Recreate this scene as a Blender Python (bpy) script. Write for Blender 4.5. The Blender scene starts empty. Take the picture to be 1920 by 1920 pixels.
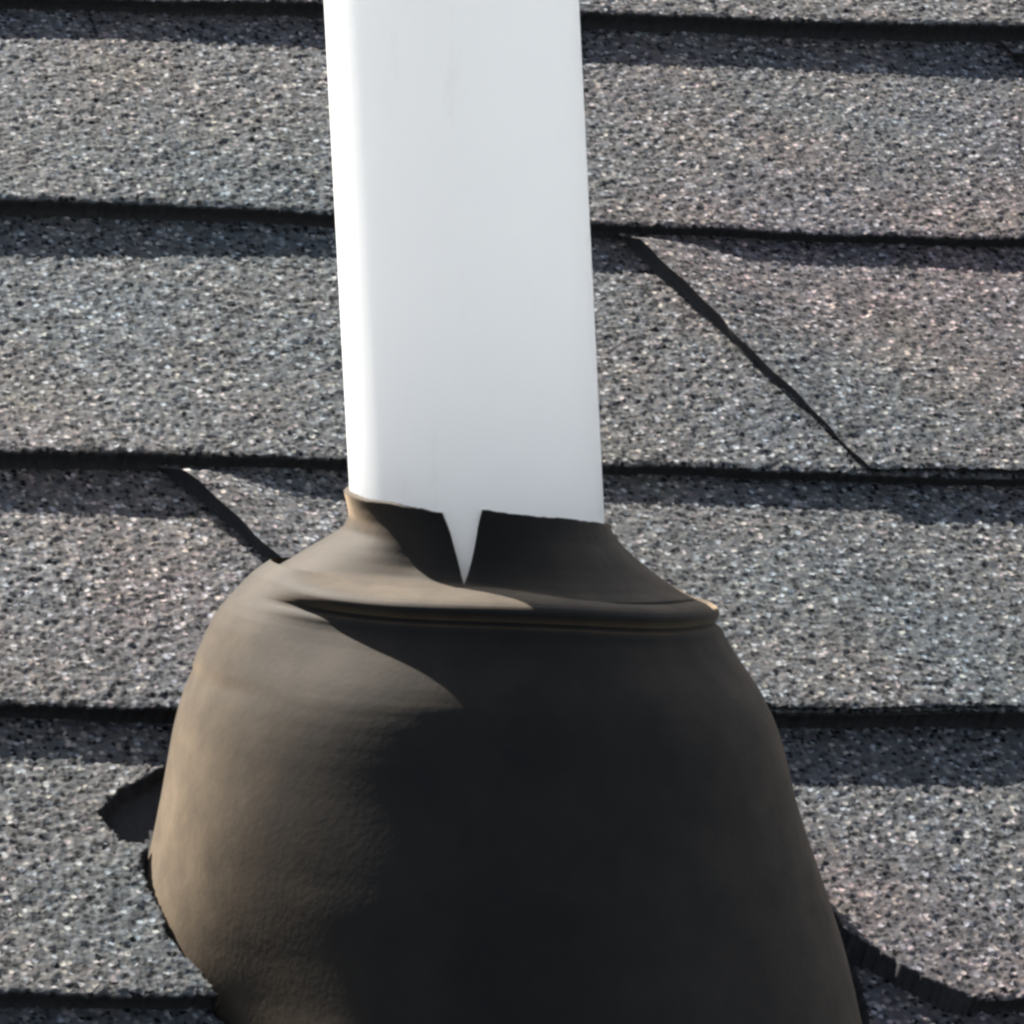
import bpy, math, random
import numpy as np
from mathutils import Matrix, Vector

rng = np.random.default_rng(7)
random.seed(7)
S = bpy.context.scene
COL = S.collection

# ------------------------------------------------------------------ camera
CAM_D, PITCH = 1.8, math.radians(4.0)
cam_data = bpy.data.cameras.new("camera")
cam = bpy.data.objects.new("camera", cam_data)
COL.objects.link(cam)
cam.location = (0.0122, -CAM_D * math.cos(PITCH), CAM_D * math.sin(PITCH))
cam.rotation_euler = (math.radians(90) - PITCH, 0, 0)
cam_data.sensor_width = 36
cam_data.lens = 180.12
cam_data.clip_start = 0.05
cam_data.clip_end = 500
S.camera = cam

# ------------------------------------------------------------------ daylight
SUN_EL, SUN_AZ = math.radians(47.5), math.radians(46.5)      # azimuth measured from +Y towards -X
sun_vec = Vector((-math.cos(SUN_EL) * math.sin(SUN_AZ), math.cos(SUN_EL) * math.cos(SUN_AZ), math.sin(SUN_EL)))
sd = bpy.data.lights.new("sun", 'SUN')
sd.energy = 5.0
sd.angle = math.radians(0.5)
sd.color = (1.0, 0.95, 0.88)
sun = bpy.data.objects.new("sun", sd)
sun.rotation_euler = sun_vec.to_track_quat('Z', 'Y').to_euler()
sun.location = sun_vec * 5
COL.objects.link(sun)
world = bpy.data.worlds.new("World")
S.world = world
world.use_nodes = True
wn = world.node_tree.nodes
wl = world.node_tree.links
sky = wn.new('ShaderNodeTexSky')
sky.sky_type = 'NISHITA'
sky.sun_disc = False
sky.sun_elevation = SUN_EL
sky.sun_rotation = -SUN_AZ
sky.air_density = 0.75
sky.dust_density = 0.8
hs = wn.new('ShaderNodeHueSaturation')            # camera white balance for open shade
hs.inputs['Saturation'].default_value = 0.58
wl.new(sky.outputs[0], hs.inputs['Color'])
wl.new(hs.outputs[0], wn['Background'].inputs[0])
wn['Background'].inputs[1].default_value = 0.065
S.view_settings.view_transform = 'Standard'
S.view_settings.look = 'None'
S.view_settings.exposure = 2.2
S.cycles.max_bounces = 14
S.cycles.diffuse_bounces = 12
S.cycles.transmission_bounces = 12
S.cycles.filter_width = 2.8


# ------------------------------------------------------------------ helpers
def tag(o, label=None, cat=None, kind=None, group=None):
    if label: o['label'] = label
    if cat: o['category'] = cat
    if kind: o['kind'] = kind
    if group: o['group'] = group


def link_mesh(name, co, faces, mats, parent=None, midx=None, smooth=False):
    """one mesh object from numpy vertices (n,3) and quads (m,4)"""
    me = bpy.data.meshes.new(name)
    co = np.ascontiguousarray(co, dtype=np.float32)
    faces = np.ascontiguousarray(faces, dtype=np.int32)
    m = len(faces)
    me.vertices.add(len(co))
    me.vertices.foreach_set('co', co.ravel())
    me.loops.add(m * 4)
    me.loops.foreach_set('vertex_index', faces.ravel())
    me.polygons.add(m)
    me.polygons.foreach_set('loop_start', np.arange(0, m * 4, 4, dtype=np.int32))
    me.polygons.foreach_set('loop_total', np.full(m, 4, dtype=np.int32))
    for mt in mats: me.materials.append(mt)
    if midx is not None:
        me.polygons.foreach_set('material_index', np.ascontiguousarray(midx, dtype=np.int32))
    me.update(calc_edges=True)
    me.validate()
    me.polygons.foreach_set('use_smooth', np.full(len(me.polygons), smooth, dtype=bool))
    o = bpy.data.objects.new(name, me)
    COL.objects.link(o)
    if parent is not None: o.parent = parent
    return o


def grid_faces(nr, nc, wrap=False):
    idx = np.arange(nr * nc).reshape(nr, nc)
    if wrap: idx = np.hstack([idx, idx[:, :1]])
    return np.stack([idx[:-1, :-1], idx[:-1, 1:], idx[1:, 1:], idx[1:, :-1]], -1).reshape(-1, 4)


def new_mat(name):
    m = bpy.data.materials.new(name)
    m.use_nodes = True
    return m, m.node_tree.nodes, m.node_tree.links, m.node_tree.nodes['Principled BSDF']


def ramp(nodes, stops, interp='LINEAR'):
    r = nodes.new('ShaderNodeValToRGB')
    r.color_ramp.interpolation = interp
    el = r.color_ramp.elements
    while len(el) < len(stops): el.new(0.5)
    for e, (p, c) in zip(el, stops):
        e.position = p
        e.color = (*c, 1)
    return r


# ------------------------------------------------------------------ materials
def granule_material():
    m, n, l, b = new_mat('mineral_granules')
    tc = n.new('ShaderNodeTexCoord')
    vo = n.new('ShaderNodeTexVoronoi')
    vo.inputs['Scale'].default_value = 430
    l.new(tc.outputs['Object'], vo.inputs['Vector'])
    sep = n.new('ShaderNodeSeparateColor')
    l.new(vo.outputs['Color'], sep.inputs[0])
    r = ramp(n, [(0.0, (.003, .0035, .004)), (.20, (.018, .019, .0205)), (.34, (.048, .0495, .051)),
                 (.58, (.076, .0755, .0755)), (.76, (.125, .1235, .122)), (.91, (.215, .2125, .209))], 'CONSTANT')
    l.new(sep.outputs[0], r.inputs[0])
    # hue of single granules: slate blue, neutral, tan, pinkish brown
    hue = ramp(n, [(0, (.91, .98, 1.06)), (.35, (1, 1, 1)), (.65, (1.06, 1.0, .90)), (.85, (1.09, .96, .97))], 'CONSTANT')
    l.new(sep.outputs[1], hue.inputs[0])
    mulh = n.new('ShaderNodeMix'); mulh.data_type = 'RGBA'; mulh.blend_type = 'MULTIPLY'
    mulh.inputs[0].default_value = 1
    l.new(r.outputs[0], mulh.inputs[6]); l.new(hue.outputs[0], mulh.inputs[7])
    bed = n.new('ShaderNodeTexNoise')
    bed.inputs['Scale'].default_value = 330
    bed.inputs['Detail'].default_value = 4
    l.new(tc.outputs['Object'], bed.inputs['Vector'])
    bedr = ramp(n, [(.3, (.028, .029, .0305)), (.7, (.074, .0735, .0735))])
    l.new(bed.outputs['Fac'], bedr.inputs[0])
    dm = n.new('ShaderNodeMapRange')
    dm.interpolation_type = 'SMOOTHSTEP'
    dm.inputs[1].default_value = .36; dm.inputs[2].default_value = .68
    dm.inputs[3].default_value = 1; dm.inputs[4].default_value = .12
    l.new(vo.outputs['Distance'], dm.inputs[0])
    mul = n.new('ShaderNodeMix'); mul.data_type = 'RGBA'
    l.new(dm.outputs[0], mul.inputs[0]); l.new(bedr.outputs[0], mul.inputs[6]); l.new(mulh.outputs[2], mul.inputs[7])
    # blend patches a few centimetres wide
    no = n.new('ShaderNodeTexNoise')
    no.inputs['Scale'].default_value = 13
    no.inputs['Detail'].default_value = 3
    l.new(tc.outputs['Object'], no.inputs['Vector'])
    pr = ramp(n, [(.30, (.86, .93, .99)), (.47, (.97, .98, .98)), (.62, (1.09, 1.01, .97)), (.74, (1.07, 1.02, .88))])
    l.new(no.outputs['Fac'], pr.inputs[0])
    mul2 = n.new('ShaderNodeMix'); mul2.data_type = 'RGBA'; mul2.blend_type = 'MULTIPLY'
    mul2.inputs[0].default_value = 1
    l.new(mul.outputs[2], mul2.inputs[6]); l.new(pr.outputs[0], mul2.inputs[7])
    # factory colour blends a hand or two wide
    n2 = n.new('ShaderNodeTexNoise')
    n2.inputs['Scale'].default_value = 3.1
    n2.inputs['Detail'].default_value = 2
    mp = n.new('ShaderNodeMapping')
    mp.inputs['Location'].default_value = (.37, .11, 0)
    l.new(tc.outputs['Object'], mp.inputs[0]); l.new(mp.outputs[0], n2.inputs['Vector'])
    p2 = ramp(n, [(.32, (.86, .96, .98)), (.50, (1, 1, 1)), (.66, (1.12, .98, 1.01))])
    l.new(n2.outputs['Fac'], p2.inputs[0])
    mul3 = n.new('ShaderNodeMix'); mul3.data_type = 'RGBA'; mul3.blend_type = 'MULTIPLY'
    mul3.inputs[0].default_value = 1
    l.new(mul2.outputs[2], mul3.inputs[6]); l.new(p2.outputs[0], mul3.inputs[7])
    l.new(mul3.outputs[2], b.inputs['Base Color'])
    b.inputs['Roughness'].default_value = 0.75
    b.inputs['Specular IOR Level'].default_value = 0.12
    bp = n.new('ShaderNodeBump')
    bp.inputs['Strength'].default_value = 0.5
    bp.inputs['Distance'].default_value = 0.0006
    l.new(vo.outputs['Distance'], bp.inputs['Height'])
    l.new(bp.outputs[0], b.inputs['Normal'])
    return m


def asphalt_material():
    m, n, l, b = new_mat('cut_asphalt')
    tc = n.new('ShaderNodeTexCoord')
    no = n.new('ShaderNodeTexNoise')
    no.inputs['Scale'].default_value = 400
    l.new(tc.outputs['Object'], no.inputs['Vector'])
    r = ramp(n, [(.3, (.005, .005, .006)), (.7, (.014, .0135, .014))])
    l.new(no.outputs['Fac'], r.inputs[0])
    l.new(r.outputs[0], b.inputs['Base Color'])
    b.inputs['Roughness'].default_value = 0.9
    return m


def rubber_material():
    m, n, l, b = new_mat('weathered_rubber')
    tc = n.new('ShaderNodeTexCoord')
    no = n.new('ShaderNodeTexNoise')
    no.inputs['Scale'].default_value = 38
    no.inputs['Detail'].default_value = 6
    no.inputs['Roughness'].default_value = 0.65
    l.new(tc.outputs['Object'], no.inputs['Vector'])
    r = ramp(n, [(.28, (.0036, .0046, .0052)), (.5, (.0050, .0058, .0060)), (.74, (.0085, .0084, .0078))])
    l.new(no.outputs['Fac'], r.inputs[0])
    l.new(r.outputs[0], b.inputs['Base Color'])
    b.inputs['Roughness'].default_value = 0.72
    b.inputs['Specular IOR Level'].default_value = 0.10
    # patchy road-dust bloom on old rubber
    nd = n.new('ShaderNodeTexNoise')
    nd.inputs['Scale'].default_value = 55
    nd.inputs['Detail'].default_value = 7
    nd.inputs['Roughness'].default_value = 0.7
    l.new(tc.outputs['Object'], nd.inputs['Vector'])
    sw = n.new('ShaderNodeMapRange')
    sw.inputs[1].default_value = .3; sw.inputs[2].default_value = .7
    sw.inputs[3].default_value = .225; sw.inputs[4].default_value = .41
    l.new(nd.outputs['Fac'], sw.inputs[0]); l.new(sw.outputs[0], b.inputs['Sheen Weight'])
    b.inputs['Sheen Roughness'].default_value = 0.52
    b.inputs['Sheen Tint'].default_value = (.66, .50, .34, 1)
    nf = n.new('ShaderNodeTexNoise')
    nf.inputs['Scale'].default_value = 420
    nf.inputs['Detail'].default_value = 4
    l.new(tc.outputs['Object'], nf.inputs['Vector'])
    bp = n.new('ShaderNodeBump')
    bp.inputs['Strength'].default_value = 0.16
    bp.inputs['Distance'].default_value = 0.0004
    l.new(nf.outputs['Fac'], bp.inputs['Height'])
    l.new(bp.outputs[0], b.inputs['Normal'])
    return m


def pvc_material():
    m, n, l, b = new_mat('white_plastic_pipe')
    tc = n.new('ShaderNodeTexCoord')
    no = n.new('ShaderNodeTexNoise')
    no.inputs['Scale'].default_value = 9
    no.inputs['Detail'].default_value = 5
    mp = n.new('ShaderNodeMapping')
    mp.inputs['Scale'].default_value = (1, 1, .25)
    l.new(tc.outputs['Object'], mp.inputs[0]); l.new(mp.outputs[0], no.inputs['Vector'])
    r = ramp(n, [(.3, (.855, .855, .85)), (.7, (.89, .89, .885))])
    l.new(no.outputs['Fac'], r.inputs[0])
    sc = n.new('ShaderNodeTexNoise')
    sc.inputs['Scale'].default_value = 60
    sc.inputs['Detail'].default_value = 8
    sc.inputs['Roughness'].default_value = 0.75
    l.new(mp.outputs[0], sc.inputs['Vector'])
    scr = ramp(n, [(.30, (.87, .865, .85)), (.42, (1, 1, 1))])
    l.new(sc.outputs['Fac'], scr.inputs[0])
    mm = n.new('ShaderNodeMix'); mm.data_type = 'RGBA'; mm.blend_type = 'MULTIPLY'
    mm.inputs[0].default_value = 1
    l.new(r.outputs[0], mm.inputs[6]); l.new(scr.outputs[0], mm.inputs[7])
    l.new(mm.outputs[2], b.inputs['Base Color'])
    b.inputs['Roughness'].default_value = 0.45
    b.inputs['Specular IOR Level'].default_value = 0.4
    tr = n.new('ShaderNodeBsdfTranslucent')
    tr.inputs[0].default_value = (.915, .918, .912, 1)
    mx = n.new('ShaderNodeMixShader')
    mx.inputs[0].default_value = 0.60
    out = n['Material Output']
    l.new(b.outputs[0], mx.inputs[1]); l.new(tr.outputs[0], mx.inputs[2]); l.new(mx.outputs[0], out.inputs[0])
    return m


def felt_material():
    m, n, l, b = new_mat('black_felt')
    no = n.new('ShaderNodeTexNoise')
    no.inputs['Scale'].default_value = 60
    r = ramp(n, [(.3, (.012, .012, .013)), (.7, (.026, .026, .027))])
    l.new(no.outputs['Fac'], r.inputs[0]); l.new(r.outputs[0], b.inputs['Base Color'])
    b.inputs['Roughness'].default_value = 0.85
    return m


GRAN, ASPH, RUB, PVC, FELT = granule_material(), asphalt_material(), rubber_material(), pvc_material(), felt_material()

# ------------------------------------------------------------------ outline of the rubber boot (the shingles are cut round it)
PX = 5337.0


def yz(y): return (960 - y) / PX


def smooth01(t): return np.clip(t, 0, 1) ** 2 * (3 - 2 * np.clip(t, 0, 1))


def wrap_deg(a): return np.degrees((a + np.pi) % (2 * np.pi) - np.pi)


# dome: radius against height, from under the collar over the ledge down into the roof
PROF = [(250, 1094), (300, 1097), (340, 1100), (380, 1103), (412, 1107), (430, 1111), (443, 1117), (450, 1125), (448, 1134), (439, 1142),
        (427, 1148), (431, 1154), (441, 1158), (446, 1164), (447, 1172), (452, 1182), (470, 1204), (494, 1230), (517, 1256), (538, 1284),
        (553, 1312), (565, 1345), (575, 1380), (584, 1420), (594, 1470), (604, 1520), (616, 1580), (632, 1650), (650, 1725), (672, 1810),
        (700, 1910), (735, 2020), (780, 2150)]
pr = np.array(PROF, float)
pr[:, 1] -= 18 * np.clip((1312 - pr[:, 1]) / 130, 0, 1)
tt = np.concatenate([[0], np.cumsum(np.hypot(*np.diff(pr, axis=0).T))])
ti = np.concatenate([np.linspace(0, tt[16], 90, endpoint=False), np.linspace(tt[16], tt[-1], 90)])
rr, zz = np.interp(ti, tt, pr[:, 0]) / PX, yz(np.interp(ti, tt, pr[:, 1]))
# on the weather side the ledge melts into the shoulder; low on the front left the skirt draws in
SM = np.array([(300, 1060), (350, 1076), (400, 1095), (430, 1118), (455, 1146), (474, 1168), (488, 1186), (502, 1206), (516, 1232), (530, 1258), (541, 1284)], float)
SM[:, 1] -= 18 * np.clip((1312 - SM[:, 1]) / 130, 0, 1)


def boot_lump(wd, z):
    a = np.radians(wd)
    fade = np.clip((z - yz(1600)) / (yz(1200) - yz(1600)), 0, 1)
    f = 1 - .250 * np.exp(-((wd + 45) / 31) ** 2) * smooth01((yz(1450) - z) / .150)
    low = smooth01((yz(1430) - z) / .075)
    f = f * (1 + low * (.055 * np.exp(-((wd - 85) / 50) ** 2) + .035 * np.exp(-((wd + 95) / 32) ** 2)))
    f = f * (1 + .105 * smooth01((yz(1280) - z) / .07) * np.exp(-((wd - 6) / 30) ** 2))
    return f * (1 + .010 * np.sin(2 * a + 1.1) * (1 - fade) + .006 * np.sin(3 * a + 2.0 + z * 40))


def boot_gap(uu, vv, hh):
    """clear distance from points of the roof (u, v, h) to the boot wall"""
    P = uu[..., None] * eu + vv[..., None] * ev + hh[..., None] * nrm + np.array([0, 0, ZC])
    x, y, z = P[..., 0] - .0019 - .022 * (P[..., 2] - yz(1115)), P[..., 1], P[..., 2]
    R = np.interp(-z, -zz, rr) * boot_lump(wrap_deg(np.arctan2(x, -y)), z)
    return np.where(z < yz(1180), np.hypot(x, y) - R, 1.0)


# ------------------------------------------------------------------ the roof slope
# plane  z = ZC + GX x + GY y ;  u runs along the courses, v up the slope, h off the roof
ZC, GX, GY = -0.140, -0.23, 0.65
DELTA = math.radians(-3.8)
nrm = np.array([-GX, -GY, 1.0]); nrm /= np.linalg.norm(nrm)
ev = np.array([GX, GY, GX * GX + GY * GY]); ev /= np.linalg.norm(ev)
eu = np.cross(ev, nrm)
eu, ev = math.cos(DELTA) * eu + math.sin(DELTA) * ev, -math.sin(DELTA) * eu + math.cos(DELTA) * ev
roof = bpy.data.objects.new('shingle_roof', None)
COL.objects.link(roof)
roof.matrix_world = Matrix(((eu[0], ev[0], nrm[0], 0), (eu[1], ev[1], nrm[1], 0), (eu[2], ev[2], nrm[2], ZC), (0, 0, 0, 1)))
tag(roof, 'weathered grey granule asphalt shingle roof slope surrounding the vent pipe', 'roof')

# deck under the shingles
U0, U1 = -2.2, 2.4
link_mesh('underlayment', np.array([[U0, -2.3, -.004], [U1, -2.3, -.004], [U1, 2.4, -.004], [U0, 2.4, -.004]]),
          np.array([[0, 1, 2, 3]]), [FELT], roof)

STEP = 0.0012
FINE_U = (-0.26, 0.50)
HB, HL = 0.0120, 0.0020


def u_axis(a, b, fine):
    if not fine: return np.linspace(a, b, max(2, int((b - a) / .02)))
    fa, fb = max(a, FINE_U[0]), min(b, FINE_U[1])
    parts = []
    if a < fa: parts.append(np.linspace(a, fa, max(2, int((fa - a) / .01)), endpoint=False))
    parts.append(np.arange(fa, fb, STEP))
    if b > fb: parts.append(np.linspace(fb, b, max(2, int((b - fb) / .01))))
    return np.concatenate(parts)


def wave(u, seed):
    r = np.random.default_rng(seed)
    w = np.zeros_like(u)
    for f, a in ((5, .0011), (13, .0009), (31, .0006), (75, .00035)):
        w += a * np.sin(u * f * (1 + .3 * r.random()) + r.random() * 6.28)
    return w


def rough(shape):
    z = rng.normal(0, 1, shape)
    big = rng.normal(0, 1, (shape[0] // 2 + 2, shape[1] // 2 + 2)).repeat(2, 0).repeat(2, 1)[:shape[0], :shape[1]]
    return .00020 * z + .00019 * big


def in_poly(u, v, poly):
    c = np.zeros(u.shape, bool)
    n = len(poly)
    for i in range(n):
        (x0, y0), (x1, y1) = poly[i], poly[(i + 1) % n]
        if y0 == y1: continue
        t = ((y0 > v) != (y1 > v)) & (u < (x1 - x0) * (v - y0) / (y1 - y0) + x0)
        c ^= t
    return c


def sheet(name, uu, vv, hh, floor_h, mats_parent, edges, notch=None):
    """granular top grid with cut edges going down to floor_h(vv) on the sides listed in edges"""
    nr, nc = uu.shape
    pts = np.stack([uu, vv, hh], -1)
    faces = grid_faces(nr, nc)
    mid = np.zeros(len(faces), int)
    if notch is not None:
        ins = np.logical_or.reduce([in_poly(uu, vv, q) for q in notch]) if notch else np.zeros(uu.shape, bool)
        ins = ins | (boot_gap(uu, vv, hh) < .0022 + .0010 * np.sin(uu * 210 + 1) * np.sin(vv * 160))
        pts[..., 2] = np.where(ins, floor_h + .0006, pts[..., 2])
        fi = ins.ravel()[faces].any(1)
        mid[fi] = 1
    V, F, M = [pts.reshape(-1, 3)], [faces], [mid]
    off = nr * nc
    for e in edges:
        line = {'front': pts[0], 'left': pts[:, 0], 'right': pts[:, -1]}[e]
        fl = {'front': floor_h[0], 'left': floor_h[:, 0], 'right': floor_h[:, -1]}[e]
        k = 5
        rows = [line]
        for j in range(1, k):
            t = (0, .05, .28, .62, 1)[j]
            p = line.copy()
            p[:, 2] = line[:, 2] * (1 - t) + fl * t
            if j < k - 1:
                out = rng.normal(0, .00030, len(p)) + (.0006 if j == 1 else 0.0)
                if e == 'front': p[:, 1] -= out - .004 * t
                elif e == 'left': p[:, 0] += .0045 * t + out * .15
                else: p[:, 0] += out
            rows.append(p)
        P = np.stack(rows)
        f = grid_faces(k, P.shape[1])
        if e != 'right' : f = f[:, ::-1]
        V.append(P.reshape(-1, 3)); F.append(f + off)
        mm = np.ones(len(f), int)
        if e == 'front': mm[:P.shape[1] - 1] = 0
        M.append(mm)
        off += P.shape[0] * P.shape[1]
    return link_mesh(name, np.concatenate(V), np.concatenate(F), [GRAN, ASPH], mats_parent, np.concatenate(M), smooth=True)


BUTTS = [-.0540, .0960, .2455, .412, .5690]
butts = list(BUTTS)
while butts[0] > -2.2: butts.insert(0, butts[0] - .155)
while butts[-1] < 2.3: butts.append(butts[-1] + .158)

SKEW = {.412: -.006, .2455: -.010, .0960: -.003, -.0540: -.024, .5690: .018}      # courses are not laid perfectly parallel
NOTCH = [(-.1045, .0690), (-.110, .0635), (-.119, .0575), (-.1300, .0440), (-.1270, .0350), (-.1235, .0290), (-.09, .020), (-.06, .03), (-.08, .07)]
# the course is trimmed away in a curve below the boot on the lee side
FLARE = [(.105, -.010), (.120, -.0165), (.129, -.0235), (.138, -.0340), (.147, -.0450), (.156, -.0540), (.166, -.0605), (.172, -.080), (.10, -.09)]
# raised laminate tabs: course butt -> (u at the bottom of its left edge, u at the top, u of its right end)
TABS = {.2455: (.2120, .1500, .9), .0960: (.0045, -.0748, .55), .412: (.437, .376, 1.0)}

for k in range(len(butts) - 1):
    v0, v1 = butts[k], butts[k + 1]
    fine = -.25 < v0 < .70
    uax = u_axis(U0, U1, fine)
    over = .022
    vax = np.arange(0, (v1 - v0) + over, STEP if fine else .02)
    uu, vr = np.meshgrid(uax, vax)
    vv = vr + v0 + (SKEW.get(v0, 0) * (uax + .13))[None, :] * np.clip(1 - vr / (v1 - v0), 0, 1) + wave(uax, 100 + k)[None, :] * np.clip(1 - vr / .05, 0, 1)
    hh = HB + (HL - HB) * vr / (v1 - v0)
    lift = .0009 * np.sin(uax * 9 + k * 1.7) + .0006 * np.sin(uax * 23 + k)
    hh = hh + lift[None, :] * np.clip(1 - vr / .06, 0, 1)
    hh = hh - .0005 * np.clip(1 - vr / .003, 0, 1) ** 2
    if fine:
        fz = ((uax > FINE_U[0] - .003) & (uax < FINE_U[1]))[None, :]
        rg = rough(hh.shape) * fz
        rg[0] *= .35
        hh = hh + rg
        uu = uu + rng.normal(0, STEP * .22, uu.shape) * fz
        vv = vv + rng.normal(0, STEP * .22, vv.shape) * fz
    c = sheet('shingle_course', uu, vv, hh, np.full(uu.shape, -.0015), roof, ['front'],
              ([NOTCH, FLARE] if abs(v0 + .0540) < 1e-6 else []) if fine else None)
    if v0 in TABS:
        ub, ut, ue = TABS[v0]
        s = u_axis(ub, ue, True) - ub
        ss, vr = np.meshgrid(s, np.arange(0, (v1 - v0) + .012, STEP))
        g = np.clip(vr / (v1 - v0), 0, 1.1)
        base = HB + (HL - HB) * vr / (v1 - v0)
        ju = rng.normal(0, STEP * .2, ss.shape); ju[:, 0] = 0
        uu = ub + (ut - ub) * g + ss + ju
        vc = vr[:, :1]
        uu = uu + np.exp(-ss / .004) * (.0007 * np.sin(vc * 95 + k) + .0004 * np.sin(vc * 260 + 2 * k))
        vv = v0 - .0012 + vr + (SKEW.get(v0, 0) * (ub + s + .13))[None, :] * np.clip(1 - g, 0, 1) + wave(ub + s, 300 + k)[None, :] * np.clip(1 - vr / .05, 0, 1) + rng.normal(0, STEP * .2, ss.shape) * (ss > 0)
        hh = base + (.0028 + .0068 * np.clip(g * 1.15, 0, 1) * np.clip((1.0 - g) / .07, 0, 1) * np.exp(-(ss / .03) ** 2)) + rough(ss.shape) * np.clip(ss / .004, .15, 1)
        hh = hh - .0004 * np.clip(1 - vr / .003, 0, 1) ** 2
        sheet('shingle_tab', uu, vv, hh, base - .002, c, ['front', 'left'])

# ------------------------------------------------------------------ vent pipe
LEAN = 0.050                              # the pipe leans: x = -LEAN * z
pipe_bot, pipe_top, R_OUT, R_IN = -.30, .46, .0445, .0390


def axis_x(z): return -LEAN * z


def tube_rows(rows, n):
    a = np.linspace(0, 2 * np.pi, n, endpoint=False)
    P = np.stack([np.stack([axis_x(z) + r * np.sin(a), -r * np.cos(a), np.full(n, z)], -1) for r, z in rows])
    return P.reshape(-1, 3), grid_faces(len(rows), n, True)


zs = np.linspace(pipe_bot, pipe_top - .0015, 40)
rows = [(R_OUT, z) for z in zs] + [(R_OUT - .0008, pipe_top - .0003), (R_OUT - .0018, pipe_top), (R_IN + .0010, pipe_top), (R_IN, pipe_top - .001)] + \
       [(R_IN, z) for z in zs[::-1]]
co, fc = tube_rows(rows, 128)
pipe = link_mesh('vent_pipe', co, fc, [PVC], None, smooth=True)
tag(pipe, 'smooth white plastic vent pipe standing up through the cracked black rubber boot', 'pipe')

# ------------------------------------------------------------------ rubber boot
boot = bpy.data.objects.new('pipe_boot', None)
boot.location = (0, 0, 0)
COL.objects.link(boot)
tag(boot, 'dusty black rubber pipe boot with split collar around the white pipe base', 'pipe boot')





NA = 200
ang = np.linspace(0, 2 * np.pi, NA, endpoint=False)            # 0 faces the camera, +90 deg to the right
RING_TILT = math.tan(math.radians(3.6))
A, RR = np.meshgrid(ang, rr)
ZZ = np.repeat(zz[:, None], NA, 1)
fade = np.clip((ZZ - yz(1600)) / (yz(1200) - yz(1600)), 0, 1)
rs = np.interp(np.interp(ti, tt, pr[:, 1]), SM[:, 1], SM[:, 0]) / PX
wd = wrap_deg(A)
w_ = (1 - .35 * smooth01((wd - 40) / 50)) * smooth01((wd + 66) / 34) * (1 - smooth01((wd - 120) / 50))
hi = (np.interp(ti, tt, pr[:, 1]) < 1280)[:, None]
RR = np.where(hi, rs[:, None] * (1 - w_) + RR * w_, RR)
RR = RR * boot_lump(wd, ZZ)
X = .0019 + .022 * (ZZ - yz(1115)) + RR * np.sin(A)
Y = -RR * np.cos(A)
Z = ZZ - X * RING_TILT * fade - .0045 * smooth01((wd - 62) / 60) * smooth01((175 - wd) / 50) * fade + .0008 * np.sin(4 * A + .6) * fade
link_mesh('dome', np.stack([X, Y, Z], -1).reshape(-1, 3), grid_faces(len(rr), NA, True)[:, ::-1], [RUB], boot, smooth=True)

# collar: a steep cone hugging the pipe, split open at the front
CP = np.array([(236, 944), (242, 965), (256, 990), (279, 1015), (306, 1042), (333, 1066), (361, 1088), (390, 1106)], float)
CPL = np.array([(243, 944), (240, 965), (239, 990), (252, 1015), (292, 1042), (330, 1066), (362, 1088), (390, 1106)], float)   # windward flap, pressed flat
ns = 48
s = np.linspace(0, 1, ns)                                      # 0 rim .. 1 ledge
crr = np.interp(s, np.linspace(0, 1, len(CP)), CP[:, 0]) / PX
cyy = np.interp(s, np.linspace(0, 1, len(CP)), CP[:, 1]) - 18 * s ** 1.5
kern = np.array([1, 2, 3, 2, 1]) / 9
crr[2:-2] = np.convolve(crr, kern, 'valid')
crl = np.interp(s, np.linspace(0, 1, len(CPL)), CPL[:, 0]) / PX
crl[2:-2] = np.convolve(crl, kern, 'valid')
np_ = 240
p = np.linspace(0, 1, np_)
PP, SS = np.meshgrid(p, s)
tip = .86
open_ = np.clip(1 - SS / tip, 0, 1)
phi_c = math.radians(-7.8) + math.radians(1.0) * open_
gl = math.radians(8.2) * open_ * (1 + .02 * np.sin(SS * 17))
gr = math.radians(9.0) * open_ * (1 + .02 * np.sin(SS * 13 + 2))
PHI = (phi_c + gr) + PP * (2 * np.pi - gl - gr)
CPV = np.array([240, 240, 241, 244, 249, 258, 276, 330], float)                                                           # stands upright beside the split
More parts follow.
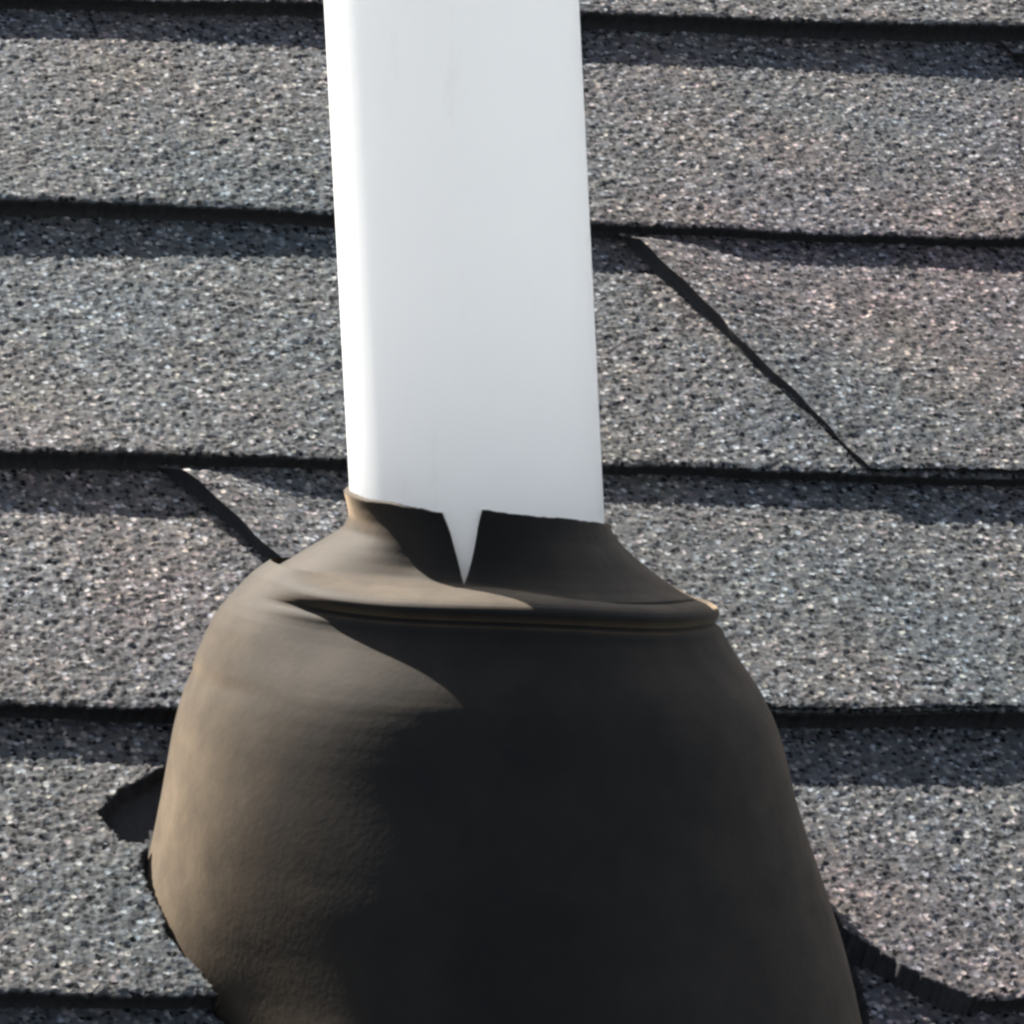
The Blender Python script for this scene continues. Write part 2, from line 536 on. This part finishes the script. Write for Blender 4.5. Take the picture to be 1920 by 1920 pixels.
crv = np.interp(s, np.linspace(0, 1, 8), CPV) / PX
crv[2:-2] = np.convolve(crv, kern, 'valid')
wleft, wver = smooth01((PP - .55) / .2), np.maximum(smooth01((PP - .83) / .12), smooth01((.10 - PP) / .085))
CR = crr[:, None] * (1 - wleft) + crl[:, None] * wleft
CR = CR * (1 - wver) + crv[:, None] * wver
CYb = np.repeat(cyy[:, None], np_, 1)
near_l = np.exp(-((1 - PP) / .05) ** 2) * open_
near_r = np.exp(-(PP / .06) ** 2) * open_
CR = CR * (1 + .012 * near_l + .022 * near_r) + .0014 + .0008 * (1 - SS) * (.5 + .5 * np.sin(PHI - .5))
CX = axis_x(yz(CYb)) + .0002 + .0020 * SS + CR * np.sin(PHI)
CY = -CR * np.cos(PHI)
tiltc = RING_TILT + (math.tan(math.radians(6.2)) - RING_TILT) * (1 - SS)
rimw = (1 - SS) ** 2
fray = np.convolve(rng.normal(0, 1, np_ + 6), np.ones(7) / 7, 'valid')[None, :]
CZ = yz(CYb) - CX * tiltc - .0045 * SS * smooth01((np.degrees(PHI) - 62) / 60) * smooth01((175 - np.degrees(PHI)) / 50) + rimw * (.00055 * fray + .0010 * np.sin(2 * PHI + .4) - .0022 * np.exp(-((PP - .30) / .15) ** 2) - .0014 * near_l + .0006 * near_r)
col = link_mesh('collar', np.stack([CX, CY, CZ], -1).reshape(-1, 3), grid_faces(ns, np_)[:, ::-1], [RUB], boot, smooth=True)
so = col.modifiers.new('thickness', 'SOLIDIFY')
so.thickness = .0022
so.offset = -1
tag(col, 'thin black rubber collar split open in a narrow V')

# base flange: the flat black sheet the boot is moulded to, lying under the shingles
fl_u, fl_v = np.meshgrid(np.linspace(-.17, .19, 24), np.linspace(-.17, .17, 24))
P = np.stack([fl_u, fl_v, np.full(fl_u.shape, -.0022)], -1).reshape(-1, 3)
W = P[:, :1] * eu + P[:, 1:2] * ev + P[:, 2:] * nrm + np.array([0, 0, ZC])
link_mesh('base_flange', W, grid_faces(24, 24), [RUB], boot)
